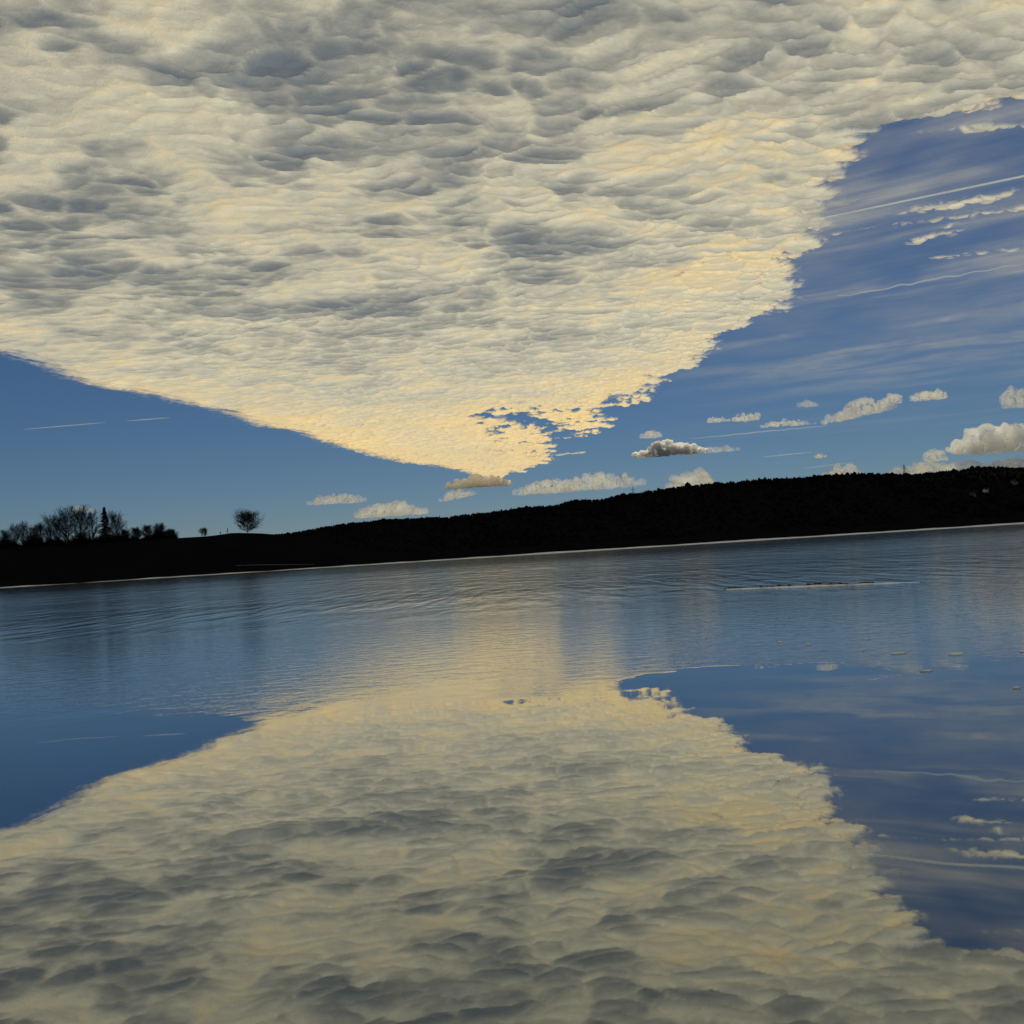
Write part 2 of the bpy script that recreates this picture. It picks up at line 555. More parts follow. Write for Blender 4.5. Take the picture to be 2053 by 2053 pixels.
def sheet_piece(name, xs, ys, sd_fn, rag_fn, thick_fn, mat, H, relief=1.0, keep=0.02):
    Xg, Yg = np.meshgrid(xs, ys)
    sd = sd_fn(Xg, Yg)
    big, mid, cell, small, tb, rnd = deck_fields(Xg, Yg)
    cover = rag_fn(Xg, Yg, sd, big, mid, cell, small)
    thick = thick_fn(Xg, Yg, sd, big, mid, cell, small, tb, rnd)
    crisp = 0.55 + 0.65 * sstep(-0.35, 0.35, fbm2(Xg / 700, Yg / 600, 2, 131) + 0.00012 * (Yg - 3000) + 0.00025 * Xg)
    z = H - relief * (9 * mid + crisp * ((8.5 + 5 * sstep(3000, 8000, Yg)) * cell + 4.0 * small + 3.4 * tb) + 20 * big)
    z = z + relief * 14 * (1 - np.clip(cover, 0, 1))
    nx, ny = len(xs), len(ys)
    i = (np.arange(ny - 1)[:, None] * nx + np.arange(nx - 1)[None, :]).ravel()
    f = np.stack([i, i + 1, i + nx + 1, i + nx], -1)
    cv = cover.ravel()
    f = f[(cv[f].max(1) > keep)]
    used = np.unique(f)
    remap = np.full(nx * ny, -1)
    remap[used] = np.arange(len(used))
    v = np.stack([Xg, Yg, z], -1).reshape(-1, 3)[used]
    me = mesh(name, v, remap[f], True)
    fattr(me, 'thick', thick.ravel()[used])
    fattr(me, 'cover', cv[used])
    return link_mesh(name, me, mat)


def deck_cover(x, y, sd, big, mid, cell, small):
    right = sstep(-500, 250, x + 0.05 * (y - 9000) * (y > 9000))
    k = 0.8 + 0.35 * sstep(4000, 10000, y)
    tipn = sstep(5600, 7000, y) * fbm2(x / 330, y / 240, 4, 101, 0.65)
    frill = fbm2(x / 48, y / 34, 4, 103, 0.6)
    rag_r = sd + k * (150 * mid + 75 * (cell - 0.5) + 40 * (small - 0.5) + 60 * frill) + 330 * tipn
    # along the left edge the sheet frays into fibres that trail along the edge
    u, v = x * 0.42 + y * 0.91, x * 0.91 - y * 0.42
    fib = fbm2(u / 420, v / 46, 4, 105, 0.6)
    rag_l = sd + k * (45 * mid + 130 * fib)
    s_ = rag_r * right + rag_l * (1 - right)
    soft = 90 * right + 240 * (1 - right)
    cov = sstep(-0.5 * soft, soft, s_)
    # thin gaps between the cells where the sheet breaks up towards its right edge
    gap = sstep(1100, 150, sd) * right * sstep(2900, 4200, y)
    hole = sstep(0.10, 0.30, fbm2(x / 210, y / 330, 4, 109, 0.6) + 0.05) * sstep(6000, 7000, y) * (1 - sstep(9800, 10800, y)) * sstep(750, 200, sd) * sstep(-420, -150, x)
    cov = cov * (1 - 0.95 * hole)
    return cov * (1 - 0.7 * gap * sstep(0.30, 0.0, cell) * sstep(0.5, 0.1, small))


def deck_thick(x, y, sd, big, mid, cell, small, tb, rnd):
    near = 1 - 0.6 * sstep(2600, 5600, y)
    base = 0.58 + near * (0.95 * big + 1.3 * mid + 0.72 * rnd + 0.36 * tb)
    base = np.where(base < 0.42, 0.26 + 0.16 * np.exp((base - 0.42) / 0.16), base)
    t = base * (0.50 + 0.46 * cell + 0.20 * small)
    far = 1 - 0.82 * sstep(2000, 8000, y)  # sheet thinned with distance so the far tip takes the painted gold
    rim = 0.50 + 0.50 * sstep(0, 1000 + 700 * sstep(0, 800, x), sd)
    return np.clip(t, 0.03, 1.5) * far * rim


def steps(*spans):
    return np.concatenate([np.arange(a, b, d) for a, b, d in spans])


dx = steps((-9000, -2600, 100), (-2600, -1400, 20), (-1400, 1400, 11), (1400, 2200, 22), (2200, 9000, 100))
dy = steps((-7000, 1300, 100), (1300, 5200, 11.5), (5200, 9000, 20), (9000, 13800, 32))
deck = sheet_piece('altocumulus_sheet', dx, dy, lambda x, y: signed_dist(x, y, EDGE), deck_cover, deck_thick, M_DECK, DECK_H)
tag(deck, 'vast rippled grey and cream cloud sheet narrowing to a point above the far hill', 'cloud')


# detached shreds of the same sheet, off its right edge
def shred(label, segs, pad=160):
    pts = np.array([p[:2] for s_ in segs for p in (s_[0], s_[1])], float)
    x0, y0 = pts.min(0) - pad
    x1, y1 = pts.max(0) + pad
    st = 7 if y1 < 6000 else 14

    def sd(x, y):
        d = np.full(x.shape, -1e9)
        for (ax, ay), (bx, by), r in segs:
            ex, ey = bx - ax, by - ay
            t = np.clip(((x - ax) * ex + (y - ay) * ey) / (ex * ex + ey * ey), 0, 1)
            d = np.maximum(d, r - np.hypot(x - ax - t * ex, y - ay - t * ey))
        return d

    def cov(x, y, s_, big, mid, cell, small):
        return 0.85 * sstep(-16, 44, s_ + 60 * mid + 26 * (small - 0.6) + 14 * (cell - 0.6) + 38 * fbm2(x / 70, y / 45, 4, 15, 0.6))
    o = sheet_piece('cloud_shred', np.arange(x0, x1, st), np.arange(y0, y1, st), sd, cov,
                    lambda x, y, s_, big, mid, cell, small, tb, rnd: 0.2 + 0.15 * cell, M_DECK, DECK_H, 0.7)
    return tag(o, label, 'cloud', 'shreds broken off the cloud sheet')


shred('ragged bright cloud shred just under the long white contrail', [((1299, 3148), (1463, 3081), 36), ((1463, 3081), (1554, 3014), 30)])
shred('long lumpy cream streak of cloud running to the right edge below the contrail', [((1132, 3338), (1346, 3291), 20), ((1346, 3291), (1693, 3171), 36), ((1524, 3337), (1592, 3253), 30), ((1693, 3171), (1900, 3080), 34)])
shred('short bright cloud fleck below the lumpy streak at the right', [((1477, 3465), (1565, 3389), 24)])
shred('lumpy row of small cloudlets below the upper right corner of the sheet', [((1106, 2512), (1360, 2500), 28), ((1360, 2500), (1700, 2470), 34)])
shred('thin broken cloud streak near the right edge, below the lumpy ones', [((1648, 3716), (1940, 3658), 20)])
shred('small orange lens of cloud just right of the tip of the sheet', [((563, 10376), (733, 10331), 70)], 320)

# high veil of cirrus
vx = steps((-500, 1000, 120), (1000, 6000, 45), (6000, 14000, 150))
vy = steps((1500, 4000, 80), (4000, 12000, 45), (12000, 26000, 150))


def veil_cover(x, y):
    ca, sa = math.cos(R(-29)), math.sin(R(-29))
    u, v = x * ca + y * sa, -x * sa + y * ca
    v = v + 260 * fbm2(u / 2600, v / 1500, 2, 63)
    band = fbm2(u / 5200, v / 1300, 3, 77)
    fine = fbm2(u / 1300, v / 260, 4, 78, 0.6)
    a = x / np.maximum(y, 1)
    d = 0.26 + 0.74 * sstep(-0.3, 0.75, band * 1.5 + fine * 0.5)
    d = d * np.clip(0.75 + 1.1 * fbm2(x / 1700, y / 1900, 4, 83, 0.6), 0.15, 1.25)
    d = d * sstep(260, -60, signed_dist(x, y, EDGE * 2.6))
    return 0.85 * d * sstep(0.05, 0.36, a) * (1 - 0.9 * sstep(10000, 21000, y))


Xg, Yg = np.meshgrid(vx, vy)
me = grid_mesh('cirrus_veil', vx, vy, lambda x, y: 2600 + 60 * fbm2(x / 2500, y / 2500, 3, 41))
fattr(me, 'cover', np.clip(veil_cover(Xg, Yg), 0, 1))
tag(link_mesh('cirrus_veil', me, M_CIRRUS), 'thin streaky veil of cirrus across the blue sky at the right', 'cloud')


# ------------------------------------------------------------------ contrails
M_TRAIL = contrail_mat('fresh_contrail', 0.8)
M_TRAIL_FAINT = contrail_mat('fading_contrail', 0.25)


def contrail(label, a, b, h, r, mat, wobble=0.0, taper=False):
    a, b = Vector((*a, h)), Vector((*b, h))
    n, k = 60, 8
    d = (b - a).normalized()
    side = d.cross(Vector((0, 0, 1))).normalized()
    v, f = [], []
    for i in range(n + 1):
        t = i / n
        rr = r * (1 if not taper else 0.35 + 0.65 * math.sin(math.pi * min(1, max(0.02, t))))
        w = wobble * float(perlin2(t * 14, 0.5, 3))
        p = a.lerp(b, t) + side * w + Vector((0, 0, w * 0.6))
        for j in range(k):
            an = 2 * math.pi * j / k
            q = p + side * (rr * math.cos(an)) + Vector((0, 0, rr * math.sin(an)))
            v.append(tuple(q - a))
        if i:
            for j in range(k):
                f.append((k * (i - 1) + j, k * (i - 1) + (j + 1) % k, k * i + (j + 1) % k, k * i + j))
    f.append(tuple(range(k - 1, -1, -1)))
    f.append(tuple(k * n + j for j in range(k)))
    o = link_mesh('contrail', mesh('contrail', v, f, True), mat, loc=a)
    return tag(o, label, 'contrail', 'contrails')


contrail('crisp straight white contrail slanting out of the cloud sheet to the right edge', (2000, 7089), (3900, 6057), 2200, 8, M_TRAIL)
contrail('thin pale contrail in the deep blue sky at the far left', (-6860, 14224), (-5625, 14067), 2200, 7, M_TRAIL_FAINT, taper=True)
contrail('short faint dash of contrail right of the thin one at left', (-5317, 14044), (-4704, 13998), 2200, 8, M_TRAIL_FAINT, taper=True)
contrail('long thin contrail running right from above the dark grey cumulus', (3861, 21332), (6520, 20424), 2200, 14, M_TRAIL_FAINT, 10, True)
contrail('short contrail dash low in the sky above the middle of the hill', (6935, 27346), (8100, 26780), 2200, 16, M_TRAIL_FAINT, 8, True)
contrail('lowest short contrail, just above the hilltop trees', (9696, 33176), (10852, 31655), 2200, 16, M_TRAIL_FAINT, 8, True)
contrail('wavy fading contrail across the cirrus beside the sheet', (3157, 9296), (4500, 8520), 2200, 9, M_TRAIL_FAINT, 14, True)


# ------------------------------------------------------------------ cumulus clouds
def cumulus(label, loc, w, h, seed, ragged=0.3, thick=0.5, cover=0.8, slope=0.0, puffs=None):
    """a heap of puffs on a flat base, merged into one skin"""
    rg = random.Random(seed)
    n = puffs or max(5, int(w / 45))
    me = bpy.data.meshes.new('puffs')
    bm = bmesh.new()
    for i in range(n):
        t = (i + 0.5) / n * 2 - 1
        env = math.sqrt(max(0.08, 1 - t * t)) * rg.uniform(0.55, 1.0)
        for j in range(2):
            r = h * 0.5 * env * rg.uniform(0.7, 1.05)
            x = t * (w * 0.5 - r * 0.5) + rg.uniform(-0.3, 0.3) * w / n
            y = rg.uniform(-0.35, 0.35) * h * 2
            z = -h * 0.5 + r * rg.uniform(0.75, 1.0) + j * rg.uniform(0, 0.5) * h * env + slope * t * w * 0.5
            mt = Matrix.Translation((x, y, z)) @ Matrix.Diagonal((r * rg.uniform(1.1, 1.6), r * 1.3, r, 1))
            bmesh.ops.create_icosphere(bm, subdivisions=2, radius=1.0, matrix=mt)
    for i in range(int(n * 2.2)):            # small torn-off tufts round the rim
        t = rg.uniform(-1.12, 1.12)
        r = h * rg.uniform(0.07, 0.17)
        x = t * w * 0.5
        z = -h * 0.45 + slope * x + rg.uniform(0.0, 1.05) * h * math.sqrt(max(0.05, 1 - min(1, t * t)))
        mt = Matrix.Translation((x, rg.uniform(-0.6, 0.3) * h, z)) @ Matrix.Diagonal((r * rg.uniform(1.3, 2.4), r, r * 0.8, 1))
        bmesh.ops.create_icosphere(bm, subdivisions=1, radius=1.0, matrix=mt)
    bm.to_mesh(me)
    bm.free()
    tmp = bpy.data.objects.new('tmp', me)
    COL.objects.link(tmp)
    md = tmp.modifiers.new('r', 'REMESH')
    md.mode = 'VOXEL'
    md.voxel_size = max(h / 26, 1.5)
    dg = bpy.context.evaluated_depsgraph_get()
    out = bpy.data.meshes.new_from_object(tmp.evaluated_get(dg))
    bpy.data.objects.remove(tmp)
    bpy.data.meshes.remove(me)
    out.name = 'cumulus'
    nv = len(out.vertices)
    co = np.empty(nv * 3, np.float32); out.vertices.foreach_get('co', co)
    no = np.empty(nv * 3, np.float32); out.vertex_normals.foreach_get('vector', no)
    co, no = co.reshape(-1, 3).astype(float), no.reshape(-1, 3).astype(float)
    d = 0
    for k, (sc_, am) in enumerate(((0.6, 0.18), (0.3, 0.15), (0.15, 0.09))):
        q = co / (h * sc_)
        d = d + am * h * (0.25 + perlin3(q[:, 0], q[:, 1], q[:, 2] + seed * 3.7, seed + k)) * (1 + ragged)
    co = co + no * d[:, None]
    base = -h * 0.5 + slope * co[:, 0]
    co[:, 2] = np.where(co[:, 2] < base, base + (co[:, 2] - base) * 0.35, co[:, 2])
    out.vertices.foreach_set('co', co.astype(np.float32).ravel())
    out.polygons.foreach_set('use_smooth', np.ones(len(out.polygons), bool))
    q = co / (h * 0.5)
    nz = perlin3(q[:, 0], q[:, 1], q[:, 2], seed + 9)
    ends = sstep(1.05, 0.55, np.abs(co[:, 0]) / (w * 0.5))
    fattr(out, 'thick', min(1.5, thick) * (0.7 + 0.5 * nz))
    back = sstep(0.0, 0.5, no[:, 1])
    fattr(out, 'cover', cover * (1 - 0.6 * back) + 0.5 * ragged * nz - 0.35 * (1 - ends))
    out.update()
    out.materials.clear()
    o = link_mesh('cumulus_cloud', out, cumulus_mat((0.55 + 2.2 * thick) * max(0.25, cover * 1.6 - 0.5) / h), loc=loc)
    return tag(o, label, 'cloud', 'small cumulus clouds above the hill')


cumulus('flat cream cumulus low over the hill, left of the sheet tip', (-1763, 14490, 742), 918, 167, 1, 0.3, 0.25, 0.85)
cumulus('thin pale cumulus above and left of the flat cream one', (-2518, 14490, 942), 765, 113, 2, 0.5, 0.2, 0.62)
cumulus('greyish ragged cumulus touching the tip of the cloud sheet', (-272, 9000, 660), 500, 85, 3, 0.5, 3.0, 0.7)
cumulus('small slanting puff below the cumulus under the sheet tip', (-779, 14490, 895), 497, 97, 4, 0.5, 0.25, 0.65, 0.15)
cumulus('cream cumulus bank just above the hill, right of the sheet tip', (512, 14490, 921), 765, 153, 5, 0.4, 0.25, 0.68)
cumulus('pale rounded cumulus bank adjoining on the right above the hill', (1280, 14490, 950), 1127, 169, 6, 0.4, 0.3, 0.66)
cumulus('bright domed cumulus half hidden by the hilltop trees', (2579, 14490, 869), 612, 242, 7, 0.2, 0.15, 0.95, 0.12)
cumulus('dark grey bright-rimmed cumulus standing alone above the hill', (1443, 9000, 850), 580, 110, 8, 0.3, 6.0, 0.9)
cumulus('faint wispy tail of cloud right of the dark grey cumulus', (1880, 9000, 822), 360, 50, 9, 0.8, 0.3, 0.42)
cumulus('small pale puff above the dark grey cumulus', (1290, 9000, 990), 190, 62, 10, 0.5, 0.3, 0.6)
cumulus('smaller left one of two puffs side by side', (1879, 9000, 1086), 180, 42, 11, 0.4, 0.3, 0.62)
cumulus('larger right one of two puffs side by side', (2142, 9000, 1093), 261, 60, 12, 0.4, 0.3, 0.72)
cumulus('flat orange-tinged cloud at the foot of the long ragged one', (2519, 9000, 1017), 427, 52, 13, 0.3, 0.2, 0.75)
cumulus('long ragged cumulus climbing to the right over the hill', (3170, 9000, 1090), 620, 105, 14, 0.6, 0.35, 0.72, 0.16)
cumulus('small round knob at the upper end of the ragged cumulus', (3475, 9000, 1175), 133, 85, 15, 0.4, 0.35, 0.75)
cumulus('small bright loaf-shaped cumulus between ragged one and right edge', (3806, 9000, 1190), 294, 90, 16, 0.25, 0.3, 0.9)
cumulus('bright curled cumulus cut by the right edge', (4620, 9000, 1100), 330, 130, 17, 0.6, 0.35, 0.72)
cumulus('largest billowing cumulus with a grey-blue core at the right edge', (4400, 9000, 745), 820, 190, 18, 0.3, 1.6, 0.85)
cumulus('long bright cloud bank lying along the hilltop at right', (3880, 9000, 500), 1000, 135, 19, 0.2, 0.15, 0.95)
cumulus('bright cloud bank in the corner where the hill meets the right edge', (4600, 9000, 520), 570, 120, 20, 0.2, 0.15, 0.95)
cumulus('low bright puff peeping over the wooded ridge', (2984, 9000, 540), 313, 90, 21, 0.3, 0.15, 0.9)
cumulus('little ragged puff above the long hilltop bank', (3824, 9000, 632), 152, 80, 22, 0.6, 0.25, 0.72)
cumulus('faint small puff above the flat orange-tinged cloud', (2707, 9000, 1178), 166, 50, 23, 0.6, 0.3, 0.5)
cumulus('faint tiny cloud above the bare trees at left', (-3849, 9000, 635), 190, 46, 24, 0.6, 0.3, 0.5)
cumulus('tiny pale puff low above the middle of the hill', (2796, 9000, 702), 104, 36, 25, 0.4, 0.2, 0.7)


# ------------------------------------------------------------------ woodland on the hill (one dark mass)
def woodland():
    bm = bmesh.new()
    bmesh.ops.create_icosphere(bm, subdivisions=1, radius=1.0)
    v = np.array([p.co[:] for p in bm.verts])
    f = np.array([[q.index for q in p.verts] for p in bm.faces])
    bm.free()
    rg = np.random.default_rng(12)
    n1, n2 = 3000, 9500
    x = np.concatenate([rg.uniform(-700, 1150, n1), rg.uniform(-700, 1150, n2)])
    y = np.concatenate([rg.normal(1800, 14, n1), rg.uniform(1370, 1790, n2)])
    z = terrain(x, y)
    gap = fbm2(x / 60, y / 200, 3, 55)
    h = rg.uniform(2.2, 5.2, len(x)) * (1 + 0.9 * gap) * np.where(rg.random(len(x)) < 0.05, 1.5, 1.0)
    h *= 0.55 + 0.45 * sstep(-420, 150, x)
    w = h * rg.uniform(0.35, 0.75, len(x))
    cone = rg.random(len(x)) < 0.45
    V, F = [], []
    for i in range(len(x)):
        q = v * (1 + rg.uniform(-0.32, 0.32, (len(v), 1)))
        if cone[i]:
            k = 0.5 * (1 - q[:, 2:3]) * 0.8 + 0.15
            q = q * np.concatenate([k, k, np.ones_like(k)], 1)
        q = q * (w[i], w[i], h[i] * 0.62) + (x[i], y[i], z[i] + h[i] * 0.42)
        V.append(q); F.append(f + i * len(v))
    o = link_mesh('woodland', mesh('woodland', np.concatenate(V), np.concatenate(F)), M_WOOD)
    tag(o, 'black wooded mass covering the long hill behind the lake', 'forest', kind='stuff')


woodland()


# ------------------------------------------------------------------ trees on the left bank
class Tubes:
    def __init__(self):
        self.v, self.f = [], []

    def add(self, p, q, r0, r1, k=4):
        d = (q - p)
        if d.length < 1e-5:
            return
        d.normalize()
        s_ = d.orthogonal().normalized()
        t = d.cross(s_)
        b = len(self.v)
        for c_, r in ((p, r0), (q, r1)):
            for j in range(k):
                a = 2 * math.pi * j / k
                self.v.append(tuple(c_ + s_ * (r * math.cos(a)) + t * (r * math.sin(a))))
        for j in range(k):
            self.f.append((b + j, b + (j + 1) % k, b + k + (j + 1) % k, b + k + j))

    def build(self, name, mat, parent):
        return link_mesh(name, mesh(name, self.v, self.f), mat, parent)


def bare_tree(label, x, h, spread, seed, y=764.0, upright=0.5, low=0.08, dense=5, name='bare_tree', twig=0.07, group='bare trees on the left bank'):
    """leafless tree: trunk that forks low into limbs, branches and twigs"""
    rg = random.Random(seed)
    z = float(terrain(x, y)) - 0.3
    root = empty(name, (x, y, z))
    tag(root, label, 'tree' if name != 'bare_shrub' else 'shrub', group)
    tr, cr = Tubes(), Tubes()
    p = Vector((0, 0, 0))
    r = h * 0.016
    lean = Vector((rg.uniform(-1, 1), rg.uniform(-1, 1), 0)) * 0.05
    pts = []
    nseg = 10
    for i in range(nseg):
        q = p + (Vector((rg.uniform(-1, 1) * 0.14, rg.uniform(-1, 1) * 0.14, 1)) + lean) * (h * 0.7 / nseg)
        r1 = max(0.09, h * 0.016 * (1 - (i + 1) / nseg) ** 0.8)
        tr.add(p, q, r, r1, 6)
        pts.append((q.copy(), r1, (i + 1) / nseg))
        p, r = q, r1

    def grow(p, d, ln, r, depth):
        n = 3
        for i in range(n):
            d = (d + Vector((rg.uniform(-.25, .25), rg.uniform(-.25, .25), rg.uniform(-.08, .14) + upright * 0.1))).normalized()
            q = p + d * ln / n
            r1 = max(twig * 0.7, r * 0.75)
            cr.add(p, q, r, r1, 3)
            p, r = q, r1
            if depth > 0 and (i > 0 or depth > 1):
                for _ in range(2):
                    a = Vector((rg.gauss(0, 1), rg.gauss(0, 1), rg.gauss(0.2 + upright * .6, .6))).normalized()
                    grow(p, (d * 0.8 + a * 0.8).normalized(), ln * rg.uniform(0.38, 0.6), max(twig * 0.7, r * 0.6), depth - 1)
    for q, r1, t in pts:
        if t < low:
            continue
        for _ in range(dense):
            an = rg.uniform(0, 2 * math.pi)
            el = 0.25 + 0.65 * upright + 0.3 * t
            d = Vector((math.cos(an), math.sin(an), el * 1.1)).normalized()
            # stay inside an egg-shaped crown
            ez, er = h * 0.56, spread * rg.uniform(0.8, 1.2)
            A = (d.x ** 2 + d.y ** 2) / er ** 2 + d.z ** 2 / (h * 0.5) ** 2
            B = (q.x * d.x + q.y * d.y) / er ** 2 + (q.z - ez) * d.z / (h * 0.5) ** 2
            C = (q.x ** 2 + q.y ** 2) / er ** 2 + (q.z - ez) ** 2 / (h * 0.5) ** 2 - 1
            room = (-B + math.sqrt(max(0.0, B * B - A * C))) / A
            ln = max(0.15 * spread, room) * rg.uniform(0.5, 0.74)
            grow(q, d, ln, max(twig, r1 * 0.55), 2)
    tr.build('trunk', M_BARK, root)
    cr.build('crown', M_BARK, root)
    return root


def fir_tree(label, x, h, w, seed, y=764.0):
    rg = random.Random(seed)
    z = float(terrain(x, y)) - 0.2
    root = empty('fir_tree', (x, y, z))
    tag(root, label, 'tree')
    tr, cr = Tubes(), Tubes()
    tr.add(Vector((0, 0, 0)), Vector((0, 0, h)), h * 0.014, 0.04, 6)
    tr.build('trunk', M_BARK, root)
    zz = 0.1 * h
    V, F = cr.v, cr.f
    while zz < h * 0.985:
        t = zz / h
        L = w * (1 - t) ** 0.75 * rg.uniform(0.7, 1.15) + 0.25
        for k in range(9):
            a = rg.uniform(0, 6.283)
            l_ = L * rg.uniform(0.65, 1.1)
            d = Vector((math.cos(a), math.sin(a), 0))
            b = Vector((0, 0, zz))
            e = b + d * l_ + Vector((0, 0, -l_ * 0.28 + rg.uniform(-.2, .3)))
            s_ = Vector((-d.y, d.x, 0))
            for _ in range(6):          # drooping sprays along the branch
                u = rg.uniform(0.15, 1)
                m = b.lerp(e, u)
                q = m + s_ * rg.uniform(-.55, .55) + Vector((0, 0, -rg.uniform(.2, .9)))
                cr.add(m, q, 0.30, 0.08, 3)
            cr.add(b, e, 0.22, 0.08, 3)
        zz += h * 0.022
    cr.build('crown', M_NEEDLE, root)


fir_tree('tall pointed dark fir rising above the bare trees', -310, 28, 8.0, 30)
for label, x, h, spread, seed, up, dense in (
        ('bare tree cut by the left edge, lowest of its row', -387, 13.5, 5, 41, 0.6, 5),
        ('thin upright bare tree next to the left edge', -379, 17, 6, 42, 0.7, 5),
        ('third bare tree from the left edge, slim and fanned', -371.5, 18, 6, 43, 0.7, 5),
        ('fourth bare tree from the left edge, low and bushy', -364.5, 15.5, 6, 44, 0.5, 6),
        ('fifth bare tree from the left edge, before the taller group', -358.5, 17.5, 6, 45, 0.7, 5),
        ('bare tree at the left shoulder of the tall group', -351.5, 23, 7.5, 46, 0.65, 6),
        ('lower bare tree tucked between two tall ones', -345.5, 19, 6.5, 47, 0.6, 6),
        ('tallest broad bare tree left of centre in the group', -338.5, 26.5, 9, 48, 0.65, 8),
        ('equally tall bare tree in the middle of the group', -328, 27, 9, 49, 0.65, 8),
        ('open bare tree with splayed twigs left of the fir', -319.5, 24, 7.5, 50, 0.7, 5),
        ('rounded bare tree leaning against the right side of the fir', -302, 21.5, 8, 51, 0.45, 8),
        ('round-crowned lone bare tree on top of the bank', -201.7, 15.2, 10.5, 60, 0.2, 11)):
    bare_tree(label, x, h * 1.1, spread * 1.08, seed, upright=up, dense=dense)
for label, x, h, spread, seed, up, dense in (
        ('low bush at the right foot of the fir group', -295, 9.5, 4.6, 52, 0.3, 7),
        ('bush standing alone in the gap right of the fir group', -286.5, 10.5, 5.0, 53, 0.3, 8),
        ('pointed bush at the left end of the hedge-like clump', -278, 12, 5.0, 54, 0.35, 8),
        ('highest bush in the middle of the hedge-like clump', -269, 12, 5.6, 55, 0.3, 9),
        ('lowest bush at the right end of the hedge-like clump', -260.5, 7.5, 4.6, 56, 0.2, 8),
        ('small lone shrub on the bank crest between clump and lone tree', -235, 6.8, 3.8, 57, 0.25, 4)):
    bare_tree(label, x, h, spread, seed, upright=up, dense=dense, low=0.02, name='bare_shrub', group='shrubs on the left bank')
bare_tree('thin sapling left of the lone tree, shorter one', -222.5, 3.2, 0.7, 58, upright=0.9, dense=1)
bare_tree('thin sapling beside the lone tree, taller one', -217, 5.6, 0.9, 59, upright=0.9, dense=1)


def thicket():
    rg = random.Random(77)
    t = Tubes()
    for i in range(7500):
        x = rg.uniform(-395, -256)
        y = rg.uniform(760, 769)
        hh = 12.5 * (0.4 + 0.6 * float(0.5 + perlin2(x / 7, 0.3, 7))) * (1.0 if x < -296 else 0.62)
        z = float(BANK_Z[0] * 0) + float(np.interp(x, BANK_X, BANK_Z)) - 0.6
        a = rg.uniform(0, 6.283)
        p = Vector((x, y, z))
        L = hh * rg.uniform(0.25, 1.0)
        q = p + Vector((math.cos(a) * L * 0.35, math.sin(a) * L * 0.35, L))
        t.add(p, q, 0.13, 0.06, 3)
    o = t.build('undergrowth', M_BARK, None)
    tag(o, 'dark tangled brushwood along the foot of the bare tree row', 'brushwood', kind='stuff')


thicket()
# ------------------------------------------------------------------ power masts on the ridge
def pylon(label, x, y, h, w, arms):
    z = float(terrain(x, y)) - 0.5
    root = empty('power_pylon', (x, y, z))
    tag(root, label, 'pylon', 'pylons on the hilltop')
    c4 = [(-1, -1), (1, -1), (1, 1), (-1, 1)]
    for sx, sy in c4:
        t = Tubes()
        t.add(Vector((sx * w / 2, sy * w / 2, 0)), Vector((sx * 0.25, sy * 0.25, h)), 0.22, 0.16, 4)
        t.build('leg', M_STEEL, root)
    br = Tubes()
    n = 7
    for k in range(n):
        for q in range(4):
            a, b = c4[q], c4[(q + 1) % 4]
            wa, wb = w / 2 + (0.25 - w / 2) * k / n, w / 2 + (0.25 - w / 2) * (k + 1) / n
            br.add(Vector((a[0] * wa, a[1] * wa, h * k / n)), Vector((b[0] * wb, b[1] * wb, h * (k + 1) / n)), 0.1, 0.1, 3)
            br.add(Vector((b[0] * wa, b[1] * wa, h * k / n)), Vector((a[0] * wb, a[1] * wb, h * (k + 1) / n)), 0.1, 0.1, 3)
    br.build('bracing', M_STEEL, root)
    for hz, half in arms:
        t = Tubes()
        for sx in (-1, 1):
            t.add(Vector((0, 0, hz + 0.5)), Vector((sx * half, 0, hz)), 0.22, 0.10, 4)
            t.add(Vector((0, 0, hz - 0.3)), Vector((sx * half, 0, hz)), 0.18, 0.10, 4)
            t.add(Vector((sx * half, 0, hz)), Vector((sx * half, 0, hz - 1.5)), 0.12, 0.12, 4)
        t.build('crossarm', M_STEEL, root)


pylon('slim power pylon with one crossarm on the middle of the ridge', 219, 1800, 17, 2.2, [(11.5, 5.0)])
pylon('taller tapered pylon on the ridge towards the right', 707, 1800, 24, 4.6, [(15.5, 6.0), (19.5, 4.0)])


